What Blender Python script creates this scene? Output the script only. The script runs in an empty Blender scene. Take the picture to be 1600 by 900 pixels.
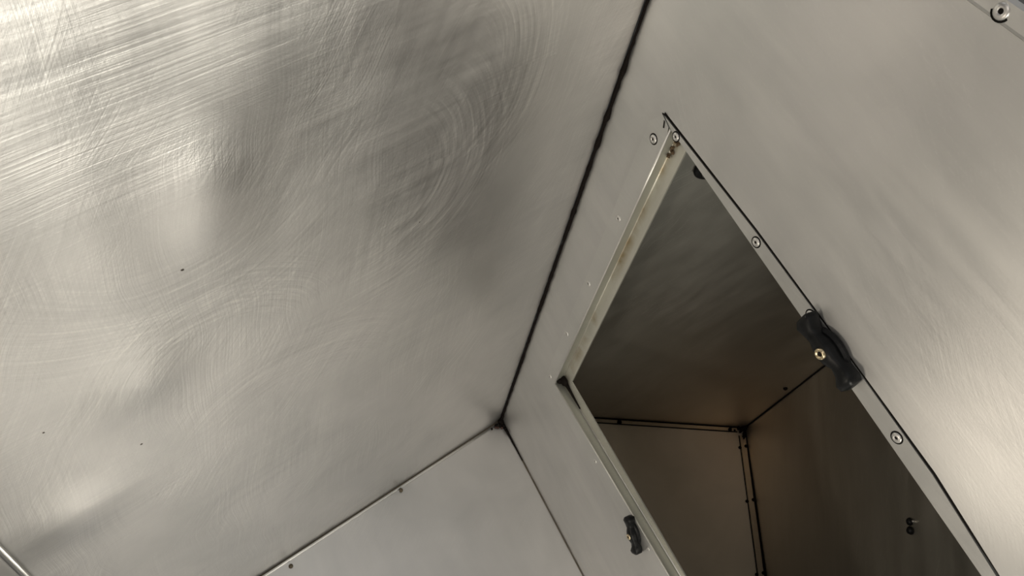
import bpy, bmesh, math, random
from mathutils import Vector, Matrix
random.seed(7)
sc = bpy.context.scene
C = sc.collection

# ------------------------------------------------------------------ camera
cam_d = bpy.data.cameras.new('camera')
cam_d.sensor_width = 36.0
cam_d.lens = 25.875
cam_d.clip_start = 0.01
cam = bpy.data.objects.new('camera', cam_d); C.objects.link(cam)
RX, RY, RZ = Vector((-0.7578, -0.4049, 0.5116)), Vector((0.6267, -0.6698, 0.3983)), Vector((0.1814, 0.6224, 0.7613))
m3 = Matrix((RX, RY, RZ))
mw = m3.to_4x4(); mw.translation = Vector((0.3583, 0.2411, 0.7321))
cam.matrix_world = mw
sc.camera = cam

# ------------------------------------------------------------------ world, lights, exposure
w = bpy.data.worlds.new('world'); sc.world = w; w.use_nodes = True
bg = w.node_tree.nodes['Background']
bg.inputs[0].default_value = (0.80, 0.84, 0.90, 1); bg.inputs[1].default_value = 0.03

def area(name, loc, target, size, size_y, power, col):
    l = bpy.data.lights.new(name, 'AREA'); l.shape = 'RECTANGLE'
    l.size = size; l.size_y = size_y; l.energy = power; l.color = col
    o = bpy.data.objects.new(name, l); C.objects.link(o)
    o.location = loc
    d = Vector(target) - Vector(loc)
    o.rotation_euler = d.to_track_quat('-Z', 'Y').to_euler()
    return o
area('overhead_fill', (0.2, 0.3, 1.9), (0.2, 0.3, 0.0), 0.6, 0.6, 3.1, (1.0, 0.985, 0.96))  # unseen fill from above, added to lift the floor
area('side_fill', (1.1, 0.2, 1.2), (0.1, 0.25, 0.4), 0.5, 0.5, 3.1, (1.0, 0.90, 0.80))  # unseen fill from the side, added and tuned for the wall tones
area('front_fill', (0.2, 1.0, 0.65), (0.3, 0.0, 0.55), 0.3, 0.3, 0.95, (1.0, 0.86, 0.80))  # added unseen fill facing the back wall
area('back_wall_fill', (0.33, 0.75, 0.42), (0.33, 0.0, 0.60), 0.15, 0.15, 2.95, (1.0, 0.95, 0.83))  # small unseen fill, added to brighten the back wall's upper left
area('right_wall_fill', (0.53, 0.21, 0.36), (0.15, 0.35, 0.4), 0.06, 0.06, 0.72, (1.0, 0.89, 0.74))  # unseen fill at the left rim, added for the right wall's bright patch
area('rear_fill', (0.2, -0.6, 1.3), (0.2, 0.4, 0.2), 0.5, 0.5, 1.2, (1.0, 0.98, 0.95))  # added unseen fill from beyond the back wall

vs = sc.view_settings
vs.view_transform = 'Standard'; vs.look = 'None'; vs.exposure = 0.0; vs.gamma = 1.0
vs.use_curve_mapping = False

# ------------------------------------------------------------------ node helper
class NT:
    def __init__(s, name):
        s.m = bpy.data.materials.new(name); s.m.use_nodes = True
        s.t = s.m.node_tree; s.n = s.t.nodes; s.b = s.n['Principled BSDF']
    def set(s, node, i, v):
        if isinstance(v, bpy.types.NodeSocket): s.t.links.new(v, node.inputs[i])
        elif v is not None: node.inputs[i].default_value = v
    def math(s, op, a, b=None, c=None, clamp=False):
        n = s.n.new('ShaderNodeMath'); n.operation = op; n.use_clamp = clamp
        s.set(n, 0, a); s.set(n, 1, b); s.set(n, 2, c)
        return n.outputs[0]
    def coord(s):
        return s.n.new('ShaderNodeTexCoord').outputs['Object']
    def sep(s, v):
        n = s.n.new('ShaderNodeSeparateXYZ'); s.set(n, 0, v); return n.outputs
    def comb(s, x, y, z=0.0):
        n = s.n.new('ShaderNodeCombineXYZ'); s.set(n, 0, x); s.set(n, 1, y); s.set(n, 2, z); return n.outputs[0]
    def noise(s, v, scale, detail=2.0, rough=0.5, dist=0.0):
        n = s.n.new('ShaderNodeTexNoise'); s.set(n, 'Vector', v)
        n.inputs['Scale'].default_value = scale; n.inputs['Detail'].default_value = detail
        n.inputs['Roughness'].default_value = rough; n.inputs['Distortion'].default_value = dist
        return n.outputs[0]
    def mapr(s, v, a, b, c=0.0, d=1.0, smooth=False):
        n = s.n.new('ShaderNodeMapRange'); n.clamp = True
        if smooth: n.interpolation_type = 'SMOOTHSTEP'
        s.set(n, 0, v); s.set(n, 1, a); s.set(n, 2, b); s.set(n, 3, c); s.set(n, 4, d)
        return n.outputs[0]
    def mix(s, f, a, b):
        n = s.n.new('ShaderNodeMix'); n.data_type = 'RGBA'
        s.set(n, 0, f); s.set(n, 6, a); s.set(n, 7, b); return n.outputs[2]
    def bump(s, h, dist, normal=None, strength=1.0):
        n = s.n.new('ShaderNodeBump'); n.inputs['Strength'].default_value = strength
        n.inputs['Distance'].default_value = dist; s.set(n, 'Height', h)
        if normal is not None: s.set(n, 'Normal', normal)
        return n.outputs[0]
    def streaks(s, v, ang, freq, length, seed):
        mp = s.n.new('ShaderNodeMapping'); s.set(mp, 0, v)
        mp.vector_type = 'POINT'
        mp.inputs['Rotation'].default_value = (0, 0, -math.radians(ang))
        mp.inputs['Scale'].default_value = (1, 1, 1)
        x = s.sep(mp.outputs[0])
        return s.noise(s.comb(s.math('MULTIPLY', x[0], length), s.math('MULTIPLY', x[1], freq), seed), 1.0, 2.0, 0.65)
    def dist(s, x, y, cx, cy):
        dx = s.math('SUBTRACT', x, cx); dy = s.math('SUBTRACT', y, cy)
        return s.math('SQRT', s.math('ADD', s.math('MULTIPLY', dx, dx), s.math('MULTIPLY', dy, dy))), dx, dy

def sheet(name, base=(0.615, 0.608, 0.60, 1), metallic=0.85, rough=0.42, streak=(), swirl=(), warp=0.0012,
          warp_scale=7.0, dents=(), grime=(), scratch=1.0, rust=None, tint=None, edge_tint=None, pits=None, smear=(), spots=(), hue=None):
    """bare sheet metal; streak: (angle, strength, mask seed); swirl: (cx, cy, r0, width, a0, a1, strength);
    dents: (cx, cy, rx, ry, angle, depth); grime: (cx, cy, radius, amount)"""
    t = NT(name); P = t.coord(); xyz = t.sep(P); x, y = xyz[0], xyz[1]
    P2 = t.comb(x, y, 0.0)
    # fine scratch height
    h = t.math('MULTIPLY', t.math('SUBTRACT', t.noise(P2, 700.0, 2.0, 0.6), 0.5), 0.8)
    b = None
    wob = t.math('ADD', x, t.math('MULTIPLY', t.noise(P2, 14.0, 1.0), 0.02))
    for i, (ang, st, sd) in enumerate(streak):
        mask = t.mapr(t.noise(P2, 9.0 + 3 * i, 2.0, 0.5, 0.4 + 0.2 * i), 0.38, 0.66) if sd > 0 else 1.0
        s_ = t.streaks(t.comb(wob, y, sd * 3.1), ang, 800.0, 14.0, sd + i * 5.3)
        s_ = t.math('MULTIPLY', t.math('SUBTRACT', s_, 0.5), 3.6)
        h = t.math('ADD', h, t.math('MULTIPLY', t.math('MULTIPLY', s_, mask), st))
    for i, (cx, cy, r0, wd, a0, a1, st) in enumerate(swirl):
        r, dx, dy = t.dist(x, y, cx, cy)
        th = t.math('ARCTAN2', dy, dx)
        am = (math.radians(a0) + math.radians(a1)) / 2; aw = abs(math.radians(a1 - a0)) / 2
        ca = t.math('COSINE', t.math('SUBTRACT', th, am))
        m1 = t.mapr(ca, math.cos(aw), math.cos(aw * 0.35), smooth=True)
        m2 = t.mapr(t.math('ABSOLUTE', t.math('SUBTRACT', r, r0)), wd, wd * 0.3, smooth=True)
        r_ = t.math('ADD', r, t.math('MULTIPLY', t.math('SUBTRACT', wob, x), 0.5))
        n_ = t.noise(t.comb(t.math('MULTIPLY', r_, 460.0), t.math('MULTIPLY', th, 1.5), 3.0 + i * 4.1), 1.0, 2.0, 0.65)
        h = t.math('ADD', h, t.math('MULTIPLY', t.math('MULTIPLY', t.math('MULTIPLY', t.math('SUBTRACT', n_, 0.5), 3.6), t.math('MULTIPLY', m1, m2)), st))
    # broad wiping smears
    for i, (ang, fr, ln, st) in enumerate(smear):
        s_ = t.math('MULTIPLY', t.math('SUBTRACT', t.streaks(t.comb(t.math('ADD', x, t.math('MULTIPLY', t.noise(P2, 6.0, 1.0), 0.05)), y, 7.7 + i), ang, fr, ln, 11.0 + i), 0.5), 3.6 * st)
        b = s_ if b is None else t.math('ADD', b, s_)
    if b is not None: b = t.math('MULTIPLY', b, t.mapr(t.noise(P2, 8.0, 2.0, 0.5), 0.36, 0.64, 0.15, 1.0))
    # warps of the sheet
    wn = t.math('MULTIPLY', t.noise(P2, warp_scale, 2.0, 0.4, 0.3), warp)
    for (cx, cy, rx, ry, ang, dp) in dents:
        r, dx, dy = t.dist(x, y, cx, cy)
        c_, s_ = math.cos(math.radians(ang)), math.sin(math.radians(ang))
        u = t.math('DIVIDE', t.math('ADD', t.math('MULTIPLY', dx, c_), t.math('MULTIPLY', dy, s_)), rx)
        v = t.math('DIVIDE', t.math('SUBTRACT', t.math('MULTIPLY', dy, c_), t.math('MULTIPLY', dx, s_)), ry)
        q = t.math('ADD', t.math('MULTIPLY', u, u), t.math('MULTIPLY', v, v))
        wn = t.math('ADD', wn, t.math('MULTIPLY', t.math('EXPONENT', t.math('MULTIPLY', q, -1.0)), dp))
    nb = t.bump(wn, 1.0)
    if b is not None: nb = t.bump(b, 0.00008, nb)
    nb = t.bump(h, 0.000022 * scratch, nb)
    t.set(t.b, 'Normal', nb)
    # roughness varies with wear
    rr = t.math('ADD', rough, t.math('MULTIPLY', t.math('SUBTRACT', t.noise(P2, 16.0, 2.0, 0.6, 0.8), 0.5), 0.16))
    rr = t.math('ADD', rr, t.math('MULTIPLY', h, 0.03))
    if b is not None: rr = t.math('ADD', rr, t.math('MULTIPLY', b, 0.05))
    t.set(t.b, 'Roughness', rr)
    # oxide patina, tiny changes of tone
    pat = t.noise(P2, 11.0, 3.0, 0.6, 0.5)
    c1 = base; c2 = tuple(c * k for c, k in zip(base[:3], (0.86, 0.87, 0.87))) + (1,)
    col = t.mix(t.mapr(pat, 0.35, 0.7), c1, c2)
    col = t.mix(t.math('MULTIPLY', t.mapr(h, 0.1, 1.6), 0.34 * scratch), col, (0.92, 0.91, 0.87, 1))
    col = t.mix(t.math('MULTIPLY', t.mapr(h, -0.1, -1.6), 0.28 * scratch), col, (0.30, 0.30, 0.29, 1))
    if b is not None: col = t.mix(t.math('MULTIPLY', t.mapr(b, -0.9, 0.9), 0.22), col, (0.85, 0.84, 0.80, 1))
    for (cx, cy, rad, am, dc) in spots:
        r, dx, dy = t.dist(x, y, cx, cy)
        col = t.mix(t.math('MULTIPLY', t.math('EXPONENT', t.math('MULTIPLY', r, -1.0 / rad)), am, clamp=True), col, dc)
    if tint: col = t.mix(tint[1], col, tint[0])
    # pits
    if pits:
        for (cx, cy, pr) in pits:
            r, dx, dy = t.dist(x, y, cx, cy)
            r = t.math('MULTIPLY', r, t.math('ADD', 0.5, t.noise(P2, 500.0, 1.0)))
            col = t.mix(t.mapr(r, pr, pr * 0.6), col, (0.05, 0.04, 0.03, 1))
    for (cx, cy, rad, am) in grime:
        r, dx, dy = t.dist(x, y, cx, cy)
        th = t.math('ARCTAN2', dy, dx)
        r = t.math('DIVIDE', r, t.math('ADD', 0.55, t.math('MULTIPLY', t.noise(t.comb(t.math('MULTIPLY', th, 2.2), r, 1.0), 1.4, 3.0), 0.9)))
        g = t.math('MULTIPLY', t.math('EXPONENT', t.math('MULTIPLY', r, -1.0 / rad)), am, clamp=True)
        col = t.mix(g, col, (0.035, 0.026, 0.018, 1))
    if edge_tint:   # tint fading away from an edge: (axis, value, width, amount, colour)
        for (ax, val, wd, am, dc) in edge_tint:
            e = t.math('ABSOLUTE', t.math('SUBTRACT', x if ax == 0 else y, val))
            e = t.math('MULTIPLY', e, t.math('ADD', 0.5, t.noise(P2, 40.0, 3.0, 0.6)))
            g = t.math('MULTIPLY', t.math('EXPONENT', t.math('MULTIPLY', e, -1.0 / wd)), am, clamp=True)
            col = t.mix(g, col, dc)
    if rust:        # (axis, value, width, amount)
        ax, val, wd, am = rust
        e = t.math('ABSOLUTE', t.math('SUBTRACT', x if ax == 0 else y, val))
        g = t.mapr(e, wd, 0.0)
        g = t.math('MULTIPLY', g, t.mapr(t.noise(P2, 26.0, 4.0, 0.6, 0.5), 0.40, 0.62))
        col = t.mix(t.math('MULTIPLY', g, am), col, (0.30, 0.21, 0.08, 1))
    t.set(t.b, 'Base Color', col)
    t.b.inputs['Metallic'].default_value = metallic
    return t.m

def plain(name, col, rough=0.5, metallic=0.0, bumpd=0.0, var=0.25, scale=400.0, spec=0.5):
    t = NT(name); P = t.coord()
    n = t.noise(P, scale, 2.0, 0.6)
    dark = tuple(c * (1 - var) for c in col[:3]) + (1,)
    t.set(t.b, 'Base Color', t.mix(n, dark, col))
    t.set(t.b, 'Roughness', t.math('ADD', rough - 0.06, t.math('MULTIPLY', n, 0.12)))
    t.b.inputs['Metallic'].default_value = metallic
    t.b.inputs['Specular IOR Level'].default_value = spec
    if bumpd: t.set(t.b, 'Normal', t.bump(n, bumpd))
    return t.m

# ------------------------------------------------------------------ mesh helpers
def link(name, bm, mat, parent=None, M=None, smooth=False):
    me = bpy.data.meshes.new(name); bm.normal_update(); bm.to_mesh(me); bm.free()
    if smooth:
        for p in me.polygons: p.use_smooth = True
    me.materials.append(mat)
    o = bpy.data.objects.new(name, me); C.objects.link(o)
    if parent: o.parent = parent
    if M is not None: o.matrix_local = M
    return o
def struct(o): o['kind'] = 'structure'; return o
def tag(o, label, cat, group=None):
    o['label'] = label; o['category'] = cat
    if group: o['group'] = group
    return o
def empty(name, M):
    o = bpy.data.objects.new(name, None); o.empty_display_size = 0.02; C.objects.link(o); o.matrix_world = M; return o
def frame(o, x, z):
    """matrix with local x, local z (normal); y = z cross x"""
    x = Vector(x).normalized(); z = Vector(z).normalized(); y = z.cross(x).normalized(); z = x.cross(y)
    m = Matrix((x, y, z)).transposed().to_4x4(); m.translation = Vector(o); return m
def flat(loops, z0, z1):
    """polygon (with holes) extruded from z0 to z1, local coordinates"""
    bm = bmesh.new(); es = []
    for lp in loops:
        vs_ = [bm.verts.new((p[0], p[1], z1)) for p in lp]
        for i in range(len(vs_)): es.append(bm.edges.new((vs_[i], vs_[(i + 1) % len(vs_)])))
    if len(loops) == 1: bm.faces.new([v for v in bm.verts])
    else: bmesh.ops.triangle_fill(bm, edges=es, use_beauty=True, normal=(0, 0, 1))
    bm.normal_update()
    for f in bm.faces:
        if f.normal.z < 0: f.normal_flip()
    r = bmesh.ops.extrude_face_region(bm, geom=list(bm.faces))
    vs2 = [v for v in r['geom'] if isinstance(v, bmesh.types.BMVert)]
    for v in vs2: v.co.z = z0
    bmesh.ops.recalc_face_normals(bm, faces=bm.faces)
    return bm
def bevel(bm, w_, seg=1):
    es = [e for e in bm.edges if len(e.link_faces) == 2 and e.calc_face_angle(0) > 0.5]
    bmesh.ops.bevel(bm, geom=es, offset=w_, segments=seg, affect='EDGES', profile=0.5)
    return bm
def lathe(prof, n=20, cx=0, cy=0, bm=None):
    bm = bm or bmesh.new(); rings = []
    for r, z in prof:
        if r <= 1e-7: rings.append([bm.verts.new((cx, cy, z))])
        else: rings.append([bm.verts.new((cx + r * math.cos(2 * math.pi * k / n), cy + r * math.sin(2 * math.pi * k / n), z)) for k in range(n)])
    for a, b in zip(rings, rings[1:]):
        for k in range(n):
            k2 = (k + 1) % n
            if len(a) == 1 and len(b) == 1: continue
            if len(a) == 1: bm.faces.new((a[0], b[k2], b[k]))
            elif len(b) == 1: bm.faces.new((a[k], a[k2], b[0]))
            else: bm.faces.new((a[k], a[k2], b[k2], b[k]))
    bmesh.ops.recalc_face_normals(bm, faces=bm.faces)
    return bm
def tube(path, radii, n=8, bm=None, flatz=1.0, jitter=0.0):
    bm = bm or bmesh.new(); rings = []
    for i, p in enumerate(path):
        p = Vector(p); a = Vector(path[max(i - 1, 0)]); b = Vector(path[min(i + 1, len(path) - 1)])
        d = (b - a).normalized(); u = d.orthogonal().normalized() if i == 0 else (u - d * u.dot(d)).normalized()
        v = d.cross(u); r = radii[i] if hasattr(radii, '__len__') else radii
        ring = []
        for k in range(n):
            rr = r * (1 + random.uniform(-jitter, jitter)); th = 2 * math.pi * k / n
            ring.append(bm.verts.new(p + u * (math.cos(th) * rr) + v * (math.sin(th) * rr)))
        rings.append(ring)
    for a, b in zip(rings, rings[1:]):
        for k in range(n): bm.faces.new((a[k], a[(k + 1) % n], b[(k + 1) % n], b[k]))
    bm.faces.new(rings[0][::-1]); bm.faces.new(rings[-1])
    bmesh.ops.recalc_face_normals(bm, faces=bm.faces)
    return bm
def lump(c, r, bm=None, sq=(1, 1, 1), rough=0.25, sub=2):
    bm = bm or bmesh.new()
    g = bmesh.ops.create_icosphere(bm, subdivisions=sub, radius=1.0)
    for v in g['verts']:
        k = 1 + random.uniform(-rough, rough)
        v.co = Vector(c) + Vector((v.co.x * r * sq[0] * k, v.co.y * r * sq[1] * k, v.co.z * r * sq[2] * k))
    return bm
def box(bm, x0, x1, y0, y1, z0, z1):
    v = [bm.verts.new(p) for p in ((x0, y0, z0), (x1, y0, z0), (x1, y1, z0), (x0, y1, z0), (x0, y0, z1), (x1, y0, z1), (x1, y1, z1), (x0, y1, z1))]
    for f in ((0, 3, 2, 1), (4, 5, 6, 7), (0, 1, 5, 4), (1, 2, 6, 5), (2, 3, 7, 6), (3, 0, 4, 7)): bm.faces.new([v[i] for i in f])
    return bm

# ------------------------------------------------------------------ materials
M_back = sheet('brushed_aluminium_back', rough=0.38, warp=0.0017, warp_scale=5.0,
    streak=((172, 1.0, 1), (-86, 0.8, 2), (122, 0.9, 3)), smear=((172, 110.0, 9.0, 1.0), (-80, 70.0, 8.0, 0.8)),
    scratch=1.5,
    swirl=((0.283, 0.352, 0.062, 0.030, -10, 170, 1.5), (0.200, 0.452, 0.075, 0.045, 120, 290, 1.6),
           (0.172, 0.500, 0.080, 0.035, 120, 250, 1.3), (0.300, 0.520, 0.100, 0.05, 200, 330, 1.1), (0.24, 0.24, 0.09, 0.04, 20, 150, 1.0)),
    dents=((0.276, 0.482, 0.021, 0.036, 0, 0.0044), (0.328, 0.374, 0.024, 0.032, 20, 0.0031), (0.388, 0.275, 0.028, 0.026, 0, 0.0034), (0.330, 0.475, 0.035, 0.050, 0, 0.0036), (0.255, 0.535, 0.025, 0.03, 0, 0.0012), (0.180, 0.585, 0.060, 0.055, 0, 0.0045)),
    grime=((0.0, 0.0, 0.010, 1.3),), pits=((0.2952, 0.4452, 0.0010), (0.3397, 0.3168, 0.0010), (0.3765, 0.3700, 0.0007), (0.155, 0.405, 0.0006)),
    edge_tint=((0, 0.0, 0.003, 0.5, (0.10, 0.07, 0.03, 1)),))
M_right = sheet('brushed_aluminium_right', base=(0.550, 0.546, 0.538, 1), rough=0.47, warp=0.0016, warp_scale=6.0,
    dents=((0.30, 0.425, 0.10, 0.055, -8, 0.0078), (0.11, 0.64, 0.12, 0.07, 0, 0.0035)),
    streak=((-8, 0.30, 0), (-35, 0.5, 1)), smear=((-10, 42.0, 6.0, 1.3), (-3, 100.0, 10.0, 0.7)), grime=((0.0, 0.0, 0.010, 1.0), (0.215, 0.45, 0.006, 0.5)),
    edge_tint=((0, 0.0, 0.003, 0.5, (0.12, 0.10, 0.04, 1)), (1, 0.0, 0.0012, 0.7, (0.10, 0.07, 0.03, 1))))
M_floor = sheet('brushed_aluminium_floor', rough=0.42, warp=0.0016, warp_scale=6.0,
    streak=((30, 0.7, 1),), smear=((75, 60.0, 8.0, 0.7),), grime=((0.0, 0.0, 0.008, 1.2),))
M_left = sheet('brushed_aluminium_left', rough=0.5, streak=((0, 0.6, 1),))
M_reveal = sheet('hatch_reveal_metal', base=(0.44, 0.44, 0.39, 1), rough=0.5, warp=0.0003, streak=((90, 0.4, 0),))
M_frame = sheet('hatch_frame_metal', base=(0.60, 0.597, 0.58, 1), rough=0.42, warp=0.0004, streak=((0, 0.5, 0),))
M_ledge = sheet('hatch_ledge_metal', base=(0.64, 0.63, 0.57, 1), rough=0.48, warp=0.0003, streak=((90, 0.5, 0),),
    rust=(0, 0.0575, 0.0065, 0.85), grime=((0.060, 0.462, 0.004, 0.9),))
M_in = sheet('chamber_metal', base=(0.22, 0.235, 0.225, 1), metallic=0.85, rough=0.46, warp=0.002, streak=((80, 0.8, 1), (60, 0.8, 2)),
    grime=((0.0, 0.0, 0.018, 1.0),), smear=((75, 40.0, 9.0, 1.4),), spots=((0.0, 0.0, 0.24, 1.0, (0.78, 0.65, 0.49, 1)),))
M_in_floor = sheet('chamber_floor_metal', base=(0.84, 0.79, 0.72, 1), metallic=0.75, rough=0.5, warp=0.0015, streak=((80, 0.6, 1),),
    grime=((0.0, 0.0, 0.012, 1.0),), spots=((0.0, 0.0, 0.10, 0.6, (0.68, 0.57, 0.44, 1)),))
M_seal = plain('black_sealant', (0.008, 0.006, 0.005, 1), 0.8, bumpd=0.0005, spec=0.08)
M_seal_brown = plain('brown_sealant', (0.095, 0.075, 0.045, 1), 0.7, bumpd=0.0003)
M_gap = plain('dark_gap_shade', (0.010, 0.009, 0.008, 1), 0.9, spec=0.05)  # near-black for painted shade in the gap and around rivets
M_plastic = plain('black_plastic', (0.007, 0.0075, 0.008, 1), 0.42, bumpd=0.0001, spec=0.16)
M_edge = plain('polished_edge', (0.72, 0.71, 0.68, 1), 0.38, 0.85, var=0.1)
M_rivet = plain('rivet_aluminium', (0.60, 0.59, 0.57, 1), 0.42, 0.85, var=0.1)
M_pin = plain('rivet_dark_pin', (0.012, 0.010, 0.009, 1), 0.8, spec=0.1)
M_brass = plain('screw_brass', (0.66, 0.55, 0.36, 1), 0.3, 0.9, var=0.2)
M_rust = plain('rust_crust', (0.10, 0.060, 0.025, 1), 0.85, bumpd=0.0006, var=0.7, scale=900)
M_dirt = plain('dark_red_dirt', (0.05, 0.018, 0.012, 1), 0.8, bumpd=0.0005, var=0.6, scale=700)

# ------------------------------------------------------------------ the open bin: walls, floor
A3 = math.radians(77.3306)
D3 = Vector((math.cos(A3), math.sin(A3), 0)); NR = Vector((-math.sin(A3), math.cos(A3), 0))   # NR points out of the bin, into the side chamber
RIM = 0.632; LEN = 0.74
# back wall: local x = world x, local y = world z, normal +y of the world
Mb = Matrix(((1, 0, 0, 0), (0, 0, 1, 0), (0, 1, 0, 0), (0, 0, 0, 1)))      # keeps x, y->z, z->y (mirrored frame, sheet only)
o = struct(link('wall_back', flat([[(0.003, -0.001), (0.425, -0.001), (0.425, RIM), (0.003, RIM)]], -0.002, 0.0), M_back, M=Mb))
# right wall in its own frame: x = along D3, y = up, z = into the bin
Mr = Matrix(((D3.x, 0, -NR.x, 0), (D3.y, 0, -NR.y, 0), (0, 1, 0, 0), (0, 0, 0, 1)))
FOLD = [(0.0, 0.6455), (LEN, 0.534)]
hole = [(0.0478, 0.4712), (0.1450, 0.4649), (0.1975, 0.4596), (0.2406, 0.4550), (0.2936, 0.4494), (0.3416, 0.4392), (0.440, 0.4260), (0.440, 0.1625), (0.0530, 0.1600)]
o = struct(link('wall_right', flat([[(-0.075, -0.30), (LEN + 0.02, -0.30), (LEN + 0.02, 0.6175), (0.22, 0.6175), (0.0, 0.6175), (-0.075, 0.6175)], hole], -0.0015, 0.0), M_right, M=Mr))
# floor
Mf = Matrix.Identity(4)
wl = lambda y: 0.42 + 0.2247 * y
o = struct(link('floor', flat([[(0.0, 0.003), (wl(0), 0.003), (wl(LEN), LEN), (0.2247 * LEN, LEN)]], -0.002, 0.0), M_floor, M=Mf))
# left wall, parallel to the right one
Ml = Matrix(((D3.x, 0, NR.x, 0.4235), (D3.y, 0, NR.y, 0.0), (0, 1, 0, 0), (0, 0, 0, 1)))
o = struct(link('wall_left', flat([[(0.003, 0.0), (LEN, 0.0), (LEN, 0.30), (0.003, 0.30)]], -0.002, 0.0), M_left, M=Ml))
Mfw = frame((0.2247 * LEN, LEN + 0.001, 0), (1, 0, 0), (0, -1, 0))
o = struct(link('wall_front', flat([[(0.0, 0.0), (0.42, 0.0), (0.42, 0.30), (0.0, 0.30)]], -0.002, 0.0), M_left, M=Mfw))

# folded rim along the top of the right wall
bm = bmesh.new()
prof = [(0.6178, 0.0006), (0.6195, 0.0022), (0.6262, 0.0028), (0.6275, 0.0010), (0.6275, -0.0020), (0.6178, -0.0020)]
ra = [bm.verts.new((0.003, y, z)) for y, z in prof]; rb = [bm.verts.new((LEN, y, z)) for y, z in prof]
for k in range(len(prof)): bm.faces.new((ra[k], ra[(k + 1) % 6], rb[(k + 1) % 6], rb[k]))
bm.faces.new(ra); bm.faces.new(rb[::-1]); bmesh.ops.recalc_face_normals(bm, faces=bm.faces)
rim = struct(link('trim_1', bm, M_right, M=Mr))

# ------------------------------------------------------------------ rivets
def rivet_proto(r, h):
    a = lathe([(r * 0.97, 0.0), (r, h * 0.25), (r * 0.86, h * 0.75), (r * 0.55, h), (r * 0.36, h * 0.95), (r * 0.33, h * 0.3), (0, h * 0.3)], 20)
    b = lathe([(r * 0.31, h * 0.3), (r * 0.31, h * 0.62), (r * 0.15, h * 0.75), (0, h * 0.75)], 12)
    c = lathe([(r * 1.0, 0.0), (r * 1.27, 0.0), (r * 1.27, h * 0.10), (r * 0.9, h * 0.16)], 20)  # dark ring, contact shade painted around the rivet
    me = []
    for bm_, nm, mt in ((a, 'rivet', M_rivet), (b, 'rivet_pin', M_pin), (c, 'contact_shade_ring', M_gap)):
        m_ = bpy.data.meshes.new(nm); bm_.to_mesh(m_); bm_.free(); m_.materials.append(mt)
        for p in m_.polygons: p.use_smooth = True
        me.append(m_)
    return me
RV = rivet_proto(0.0029, 0.0010)
def rivet(parent, x, y, z=0.0, s=1.0, tilt=0.0, ring=True):
    o = bpy.data.objects.new('rivet', RV[0]); C.objects.link(o); o.parent = parent
    o.location = (x, y, z); o.scale = (s, s, s); o.rotation_euler = (tilt, tilt * 0.7, random.uniform(0, 6))
    p = bpy.data.objects.new('rivet_pin', RV[1]); C.objects.link(p); p.parent = o
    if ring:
        g = bpy.data.objects.new('contact_shade_ring', RV[2]); C.objects.link(g); g.parent = o
    return o
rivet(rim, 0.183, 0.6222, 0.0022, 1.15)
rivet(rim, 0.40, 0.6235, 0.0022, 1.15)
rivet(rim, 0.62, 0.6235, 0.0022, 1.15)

# ------------------------------------------------------------------ sealant in the joints
# upright joint between back and right wall
n = 150; path = []; rad = []
blobs = [(0.4325, 0.0030), (0.4080, 0.0034), (0.3370, 0.0020), (0.470, 0.0016), (0.545, 0.0018), (0.385, 0.0016)]
for i in range(n + 1):
    z = 0.004 + (RIM - 0.004) * i / n
    r = 0.00125 + random.uniform(-0.0002, 0.0002) + 0.00035 * math.sin(z * 37) * math.sin(z * 91)
    if z > 0.46: r *= 0.86
    for bz, ba in blobs: r += ba * 0.5 * math.exp(-((z - bz) / 0.004) ** 2)
    path.append((0.0016 + random.uniform(-2e-4, 2e-4), 0.0012 + random.uniform(-2e-4, 2e-4), z)); rad.append(r)
struct(link('trim_2', tube(path, rad, 8, jitter=0.12), M_seal, smooth=True))
# joint between floor and right wall: dark near the corner, thin and brown further out
path = []; rad = []
for i in range(81):
    s = 0.002 + (LEN - 0.004) * (i / 80) ** 1.6
    r = 0.00042 + 0.0026 * math.exp(-s / 0.014) + random.uniform(-0.00008, 0.00008)
    q = D3 * s - NR * 0.0008; path.append((q.x, q.y, 0.0006)); rad.append(r)
struct(link('trim_3', tube(path, rad, 6, jitter=0.1), M_seal_brown, smooth=True))
path = []; rad = []
for i in range(30):
    s = 0.0 + 0.055 * i / 29
    q = D3 * s - NR * 0.001; path.append((q.x, q.y, 0.001)); rad.append(0.0035 * math.exp(-s / 0.016) + 0.0004)
struct(link('trim_4', tube(path, rad, 7, jitter=0.15), M_seal, smooth=True))
# rolled lip of the floor sheet along the back wall, with a dark joint behind it
bm = tube([(0.012, 0.0026, 0.0006), (0.10, 0.0028, 0.0008), (0.25, 0.0030, 0.0008), (0.418, 0.0030, 0.0008)], 0.0013, 10)
lip = struct(link('trim_5', bm, M_frame, smooth=True))
bm = bmesh.new(); box(bm, 0.004, 0.418, 0.0003, 0.0014, 0.0002, 0.0006)
link('joint_gap', bm, M_seal_brown, parent=lip)
def stud(parent, loc, r, h):
    return link('rivet_stud', lathe([(r, 0), (r, h * 0.5), (r * 0.6, h), (0, h)], 12), M_seal_brown, parent=parent, M=Matrix.Translation(loc), smooth=True)
stud(lip, (0.1405, 0.0062, 0.0008), 0.0019, 0.0032); stud(lip, (0.2672, 0.0090, 0.0), 0.0021, 0.0024)
# lip at the left end of the back wall
struct(link('trim_6', tube([(0.4215, 0.0022, 0.002), (0.4215, 0.0022, 0.298)], 0.0013, 8), M_frame, smooth=True))

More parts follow.
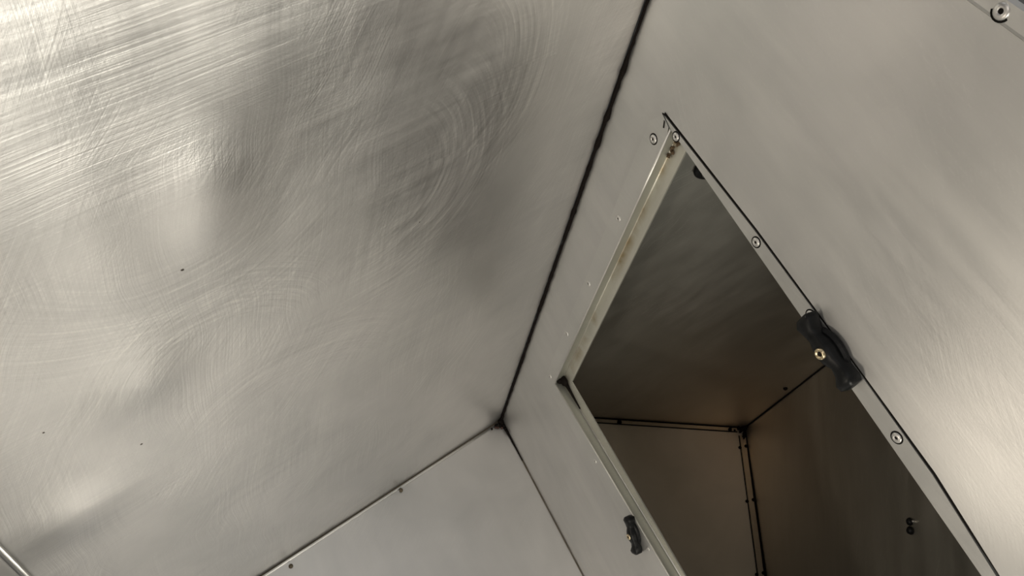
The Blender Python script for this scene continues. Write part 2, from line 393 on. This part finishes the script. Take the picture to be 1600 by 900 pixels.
# dirt clump in the corner
bm = bmesh.new()
for k in range(44):
    a = random.random(); L_ = random.choice(((1, 0.12, 0.1), (0.22, 1, 0.1), (0.1, 0.1, 1), (0.6, 0.5, 0.1)))
    d = 0.016 * a * a
    lump((0.003 + L_[0] * d, 0.003 + L_[1] * d, 0.002 + L_[2] * d), random.uniform(0.0016, 0.0036) * (1.1 - 0.7 * a), bm, sub=1)
cl = link('dirt_clump', bm, M_seal, smooth=True)
tag(cl, 'black crumbly dirt clump packed into the bottom corner where the sealed joint ends', 'dirt')
bm = bmesh.new()
for p in ((0.0075, 0.0065, 0.002), (0.0105, 0.007, 0.0018), (0.0125, 0.0055, 0.002), (0.007, 0.0095, 0.0015)): lump(p, 0.0018, bm, sub=1)
link('reddish_crumb', bm, M_dirt, parent=cl, smooth=True)

# ------------------------------------------------------------------ hatch frame
hf = empty('hatch_frame', Mr)
tag(hf, 'riveted aluminium frame around the open rectangular hatch in the right wall', 'frame')
Z0 = 0.0004
def part(name, bm, mat, **k): return link(name, bm, mat, parent=hf, **k)
# left flange (upright)
part('side_flange', flat([[(0.0395, 0.4580), (0.0480, 0.4690), (0.0560, 0.4660), (0.0583, 0.4600), (0.0532, 0.1610), (0.0450, 0.1440), (0.0395, 0.1500)]], 0.0001, 0.0009), M_frame)
# bottom flange
part('bottom_flange', flat([[(0.0450, 0.1440), (0.0532, 0.1610), (0.440, 0.1640), (0.440, 0.1400)]], 0.0001, 0.0009), M_frame)
# top strip, set into the cut edge of the wall, with a dark gap along its upper edge
def off(pts, d): return [(x, y + d) for x, y in pts]
top = [(0.0492, 0.4692), (0.1450, 0.4630), (0.1975, 0.4577), (0.2406, 0.4531), (0.2936, 0.4475), (0.3416, 0.4374), (0.440, 0.4242)]
topd = [(0.0492, 0.4692), (0.1450, 0.4633), (0.1975, 0.4583), (0.2406, 0.4538), (0.2936, 0.4476), (0.3416, 0.4376), (0.440, 0.4244)]
low = [(0.440, 0.4165), (0.339, 0.4307), (0.2397, 0.4433), (0.1954, 0.4488), (0.0756, 0.4637), (0.0590, 0.4655)]
part('top_flange', flat([topd + low], -0.0014, 0.0004), M_frame)
part('gap_shade_strip', flat([[(0.0450, 0.4725)] + off(hole[1:7], 0.0006) + [(0.440, 0.4225), (0.2936, 0.4465), (0.1450, 0.4620), (0.049, 0.4680)]], -0.0032, -0.0002), M_gap)  # dark strip painting the shade inside the gap
# reveals (the short return into the opening) and the ledge behind
DP = -0.0082
def ribbon(pts, za, zb, th, nrm):
    bm = bmesh.new(); v = []
    for (x, y) in pts:
        v.append([bm.verts.new((x, y, za)), bm.verts.new((x, y, zb)), bm.verts.new((x - nrm[0] * th, y - nrm[1] * th, zb)), bm.verts.new((x - nrm[0] * th, y - nrm[1] * th, za))])
    for a, b in zip(v, v[1:]):
        for k in range(4): bm.faces.new((a[k], a[(k + 1) % 4], b[(k + 1) % 4], b[k]))
    bm.faces.new(v[0]); bm.faces.new(v[-1][::-1]); bmesh.ops.recalc_face_normals(bm, faces=bm.faces); return bm
part('side_reveal', ribbon([(0.0583, 0.4660), (0.0570, 0.40), (0.0552, 0.30), (0.0532, 0.1610)], 0.0007, DP, 0.0010, (1, 0)), M_reveal)
part('bottom_reveal', ribbon([(0.0532, 0.1600), (0.25, 0.1620), (0.440, 0.1630)], 0.0007, DP, 0.0010, (0, 1)), M_reveal)
part('top_reveal', ribbon([(0.0583, 0.4660), (0.1954, 0.4500), (0.339, 0.4320), (0.440, 0.4180)], -0.0010, DP, 0.0010, (0, -1)), M_frame)
part('side_ledge', flat([[(0.0565, 0.4650), (0.0700, 0.4640), (0.0692, 0.4565), (0.0639, 0.1739), (0.0525, 0.1600)]], DP - 0.0012, DP), M_ledge)
part('bottom_ledge', flat([[(0.0530, 0.1600), (0.0639, 0.1739), (0.2519, 0.1688), (0.440, 0.1680), (0.440, 0.1600)]], DP - 0.0012, DP), M_ledge)
part('top_ledge', flat([[(0.0700, 0.4630), (0.1954, 0.4490), (0.339, 0.4310), (0.440, 0.4170), (0.440, 0.4290), (0.339, 0.4430), (0.0700, 0.4740)]], DP - 0.0012, DP), M_frame)
# rolled bright edges of the flanges
part('rolled_edge', tube([(0.0583, 0.4655, 0.0006), (0.0570, 0.40, 0.0006), (0.0552, 0.30, 0.0006), (0.0532, 0.1605, 0.0006)], 0.0007, 8), M_edge, smooth=True)
part('rolled_edge', tube([(0.0532, 0.1602, 0.0006), (0.25, 0.1622, 0.0006), (0.440, 0.1632, 0.0006)], 0.0007, 8), M_edge, smooth=True)
# small ridge where the ledge meets the reveal
part('ridge', tube([(0.0580, 0.4600, DP + 0.0004), (0.0566, 0.40, DP + 0.0004), (0.0548, 0.30, DP + 0.0004), (0.0537, 0.185, DP + 0.0004)], 0.0008, 6), M_ledge, smooth=True)
part('ridge', tube([(0.080, 0.1612, DP + 0.0004), (0.25, 0.1632, DP + 0.0004), (0.440, 0.1640, DP + 0.0004)], 0.0008, 6), M_frame, smooth=True)
# top corner: notch slit and mitre crease
part('corner_slit', flat([[(0.0508, 0.4672), (0.0517, 0.4668), (0.0532, 0.4630), (0.0524, 0.4628)]], 0.0009, 0.0013), M_pin)
part('corner_slit', flat([[(0.0468, 0.4700), (0.0496, 0.4712), (0.0502, 0.4704), (0.0480, 0.4692)]], 0.0009, 0.0012), M_pin)
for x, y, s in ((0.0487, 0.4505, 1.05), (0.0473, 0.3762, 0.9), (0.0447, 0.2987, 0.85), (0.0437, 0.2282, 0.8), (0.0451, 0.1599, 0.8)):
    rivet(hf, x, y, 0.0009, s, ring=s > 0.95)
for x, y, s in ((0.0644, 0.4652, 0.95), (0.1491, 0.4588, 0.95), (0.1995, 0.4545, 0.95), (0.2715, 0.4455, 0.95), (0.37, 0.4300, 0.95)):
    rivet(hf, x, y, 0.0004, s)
for x, y, s in ((0.1336, 0.1520, 0.7), (0.2193, 0.1548, 0.6), (0.31, 0.153, 0.7)):
    rivet(hf, x, y, 0.0009, s, ring=False)
# rust crust at the top corner, black lump as painted gap shade at the bottom corner
bm = bmesh.new()
for k in range(34):
    a = random.random()
    lump((0.0575 + random.uniform(-0.001, 0.007) * (1 - 0.6 * a), 0.4600 - 0.020 * a * a, DP + 0.0006 + random.uniform(0, 0.0012)), random.uniform(0.0005, 0.0014), bm, sub=1, rough=0.35)
part('rust_crust', bm, M_rust)
bm = bmesh.new()
lump((0.0570, 0.1660, DP + 0.0020), 0.0046, bm, (1.1, 1.0, 0.7), 0.15)
lump((0.0545, 0.1640, DP + 0.0045), 0.0030, bm, (0.9, 1.0, 1.0), 0.15)
tube([(0.057, 0.1655, DP + 0.001), (0.066, 0.1640, DP + 0.001), (0.076, 0.1630, DP + 0.0007), (0.0865, 0.1620, DP + 0.0005)], [0.0026, 0.0015, 0.0010, 0.0006], 8, bm, jitter=0.1)
part('corner_gap_shade', bm, M_seal, smooth=True)  # shade of the open corner gap, built as a black lump

# ------------------------------------------------------------------ turn latches
def latch(x, y, rot, s, label):
    e = empty('turn_latch', Mr @ Matrix.Translation((x, y, 0.0006)) @ Matrix.Rotation(rot, 4, 'Z') @ Matrix.Scale(s, 4))
    tag(e, label, 'latch', 'black turn latches on the hatch frame')
    # base plate
    pts = [(0.0130 * math.cos(t), -0.0002 + 0.0074 * math.sin(t)) for t in [2 * math.pi * k / 28 for k in range(28)]]
    link('base_plate', bevel(flat([pts], 0.0, 0.0042), 0.0012), M_plastic, parent=e)
    # winged grip: stations along the length: (u, v centre, half width, z low, z high)
    st = [(-0.0215, 0.0020, 0.0018, 0.0040, 0.0072), (-0.0205, 0.0014, 0.0050, 0.0008, 0.0096), (-0.0175, 0.0004, 0.0060, 0.0008, 0.0106),
          (-0.0130, -0.0006, 0.0042, 0.0008, 0.0096), (-0.0085, -0.0006, 0.0036, 0.0008, 0.0092), (-0.0050, 0.0, 0.0046, 0.0008, 0.0104),
          (0.0, 0.0, 0.0052, 0.0008, 0.0110), (0.0050, 0.0, 0.0044, 0.0008, 0.0104), (0.0088, 0.0006, 0.0034, 0.0008, 0.0092),
          (0.0130, 0.0006, 0.0042, 0.0008, 0.0096), (0.0175, -0.0004, 0.0058, 0.0008, 0.0108), (0.0205, -0.0012, 0.0050, 0.0008, 0.0098), (0.0215, -0.0016, 0.0020, 0.0040, 0.0074)]
    bm = bmesh.new(); rings = []
    for (u, v, hw, z0, z1) in st:
        ring = []
        for k in range(16):
            t = 2 * math.pi * k / 16; c, s_ = math.cos(t), math.sin(t)
            c = math.copysign(abs(c) ** 0.38, c); s_ = math.copysign(abs(s_) ** 0.42, s_)
            ring.append(bm.verts.new((u, v + hw * c, (z0 + z1) / 2 + (z1 - z0) / 2 * s_)))
        rings.append(ring)
    for a, b in zip(rings, rings[1:]):
        for k in range(16): bm.faces.new((a[k], a[(k + 1) % 16], b[(k + 1) % 16], b[k]))
    bm.faces.new(rings[0]); bm.faces.new(rings[-1]); bmesh.ops.recalc_face_normals(bm, faces=bm.faces)
    link('grip', bm, M_plastic, parent=e, smooth=True)
    sc_ = link('screw', lathe([(0.0030, 0.0100), (0.0031, 0.0116), (0.0027, 0.0122), (0.0019, 0.0122), (0.0013, 0.0114), (0, 0.0114)], 20), M_brass, parent=e, smooth=True)
    link('screw_recess', lathe([(0.0013, 0.0114), (0.0013, 0.0119), (0, 0.0119)], 6), M_pin, parent=sc_)
    return e
latch(0.2205, 0.4530, math.radians(-5.6), 1.0, 'larger black winged turn latch with brass screw on the top edge of the hatch')
latch(0.2035, 0.1515, math.radians(-37), 0.78, 'smaller black turn latch on the lower edge of the hatch frame')

# ------------------------------------------------------------------ the side chamber seen through the hatch
Q = Vector((-0.3127, 0.1686, -0.0853))
E0, E1, E2 = Vector((0.7713, -0.6348, -0.0460)), Vector((0.1462, 0.1063, 0.9835)), Vector((0.6195, 0.7653, -0.1748))
def clip(poly, nrm, c):
    out = []
    for a, b in zip(poly, poly[1:] + poly[:1]):
        da, db = a.dot(nrm) - c, b.dot(nrm) - c
        if da >= 0: out.append(a)
        if (da > 0 > db) or (da < 0 < db): out.append(a.lerp(b, da / (da - db)))
    return out
def chamber_panel(name, u, v, lu, lv, mat, gap=(0, 0)):
    n_ = u.cross(v).normalized()
    inward = (E0 + E1 + E2).dot(n_)
    if inward < 0: n_ = -n_
    M = frame(Q, u, n_)
    poly = [Q + u * a + v * b for a, b in ((gap[0], gap[1]), (lu, gap[1]), (lu, lv), (gap[0], lv))]
    poly = clip(poly, NR, 0.0030); poly = clip(poly, Vector((0, 0, -1)), -0.606)
    Mi = M.inverted(); loc = [Mi @ p for p in poly]
    return struct(link(name, flat([[(p.x, p.y) for p in loc]], -0.002, 0.0), mat, M=M)), M
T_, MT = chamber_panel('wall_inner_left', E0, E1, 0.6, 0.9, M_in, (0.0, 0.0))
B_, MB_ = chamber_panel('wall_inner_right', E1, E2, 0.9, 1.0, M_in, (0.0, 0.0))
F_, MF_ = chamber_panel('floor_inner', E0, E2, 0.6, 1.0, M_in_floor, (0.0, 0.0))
poly = [Vector(p) for p in ((-0.6, -0.3, 0.607), (0.4, -0.3, 0.607), (0.4, 0.85, 0.607), (-0.6, 0.85, 0.607))]
poly = clip(poly, NR, 0.0030)
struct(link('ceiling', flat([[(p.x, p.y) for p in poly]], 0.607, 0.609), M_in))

def bead(pts, radii, mat, parent=None, jitter=0.1, nm='trim_9'):
    o = link(nm, tube(pts, radii, 7, jitter=jitter), mat, parent=parent, smooth=True)
    if not parent: struct(o)
    return o
iN = E0 + E1 + E2
def I(a, b, c): return Q + E0 * a + E1 * b + E2 * c
# flat angle strips folded up along the inner floor's two edges
def strip(name, o0, ax, bx, nrm, x0, x1, w0, w1, th, mat):
    M = frame(o0, ax, nrm); sgn = 1 if M.to_3x3() @ Vector((0, 1, 0)) @ bx > 0 else -1
    ys = sorted((sgn * w0, sgn * w1)); bm = bmesh.new(); box(bm, x0, x1, ys[0], ys[1], 0, th)
    return struct(link(name, bevel(bm, 0.0004), mat, M=M))
def vdot_fix(): pass
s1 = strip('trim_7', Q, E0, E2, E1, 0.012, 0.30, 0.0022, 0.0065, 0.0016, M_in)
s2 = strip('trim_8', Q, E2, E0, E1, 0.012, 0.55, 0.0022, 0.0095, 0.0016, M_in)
bead([I(a, 0.0008, 0.0008) for a in [0.012 + 0.03 * k for k in range(10)]], 0.0011, M_seal, nm='trim_9')
bead([I(a, 0.0004, 0.0072) for a in [0.012 + 0.03 * k for k in range(10)]], 0.0007, M_seal, nm='trim_10')
bead([I(-0.0002, 0.0010, 0.004 + 0.02 * k) for k in range(28)], [0.0010 + 0.0018 * min(1, k / 4) for k in range(28)], M_seal, nm='trim_11')
bead([I(0.0104, 0.0004, 0.012 + 0.02 * k) for k in range(27)], 0.0006, M_seal, nm='trim_12')
bead([I(0.0008, 0.004 + 0.03 * k, 0.0008) for k in range(22)], 0.0009, M_seal, nm='trim_13')
def bolt(parent, a, b, c, nrm, r, h, lab=None):
    M = frame(I(a, b, c), E0 if abs(nrm.dot(E0)) < 0.5 else E1, nrm)
    Mp = parent.matrix_world.inverted() @ M if parent else M
    o = link('bolt_head', lathe([(r, 0), (r, h * 0.6), (r * 0.7, h), (0, h)], 6 if r > 0.003 else 10), M_seal, parent=parent, M=Mp)
    return o
for s_ in (s1, s2): s_.matrix_world = s_.matrix_basis
bpy.context.view_layer.update()
bolt(s1, 0.1747, 0.0012, 0.0050, E1, 0.0030, 0.0030)
bolt(s1, 0.0225, 0.0012, 0.0050, E1, 0.0026, 0.0026)
for c in (0.0265, 0.097, 0.1855, 0.27, 0.36):
    bolt(s2, 0.0112, 0.0, c + 0.002, E1, 0.0021, 0.0024); bolt(s2, 0.0030, 0.0012, c, E1, 0.0022, 0.0024)
bolt(T_, 0.0121, 0.1448, 0.0, E2, 0.0024, 0.0026)
bolt(T_, 0.0121, 0.30, 0.0, E2, 0.0024, 0.0026)
# soot lumps in the inner corner
bm = bmesh.new()
for k in range(26):
    a = random.random(); d = 0.020 * a
    ax = random.choice(((1, 0.05, 0.05), (0.9, 0.05, 0.25), (0.5, 0.05, 0.4), (0.1, 0.6, 0.1), (0.2, 0.05, 0.9)))
    q = I(0.0015 + ax[0] * d, 0.0015 + ax[1] * d, 0.0015 + ax[2] * d)
    lump(q, random.uniform(0.0014, 0.0036) * (1.15 - 0.7 * a), bm, sub=1)
o = link('dirt_clump', bm, M_seal, smooth=True)
tag(o, 'black dirt clump in the far corner inside the dark side chamber', 'dirt')

# round black knob on the chamber wall just behind the hatch's top corner
Mk = frame(I(0.2510, 0.5215, 0.0), E0, E2)
kn = empty('round_knob', Mk)
tag(kn, 'round black plastic knob on chamber wall, half hidden behind top corner of hatch', 'knob')
link('knob_skirt', lathe([(0.0085, 0), (0.0090, 0.0012), (0.0088, 0.003), (0.0070, 0.0042), (0.0048, 0.0044), (0, 0.0044)], 28), M_plastic, parent=kn, smooth=True)
link('knob_highlight', lathe([(0.0034, 0.0040), (0.0032, 0.0062), (0.0024, 0.0070), (0, 0.0072)], 24), plain('grey_highlight', (0.06, 0.062, 0.064, 1), 0.35), parent=kn, smooth=True)  # grey disc painting the highlight on the black knob

# small black clip on the inner right wall
Mc = frame(I(0.0, 0.2975, 0.1875), E1, E0)
cp = empty('wall_clip', Mc)
tag(cp, 'tiny black two-lobed clip on the dark inner right wall', 'clip')
bm = lump((0.0008, 0.0036, 0.002), 0.0034, None, (1, 1, 0.8), 0.06); lump((-0.0012, -0.0036, 0.002), 0.0037, bm, (1, 1, 0.8), 0.06)
link('clip_body', bm, M_plastic, parent=cp, smooth=True)
link('clip_glint', lathe([(0.0016, 0), (0.0016, 0.003), (0.001, 0.0036), (0, 0.0036)], 10), M_rivet, parent=cp, M=Matrix.Translation((0.0052, 0.0030, 0.0)) @ Matrix.Scale(0.7, 4), smooth=True)  # bright stud painting the glint on the clip
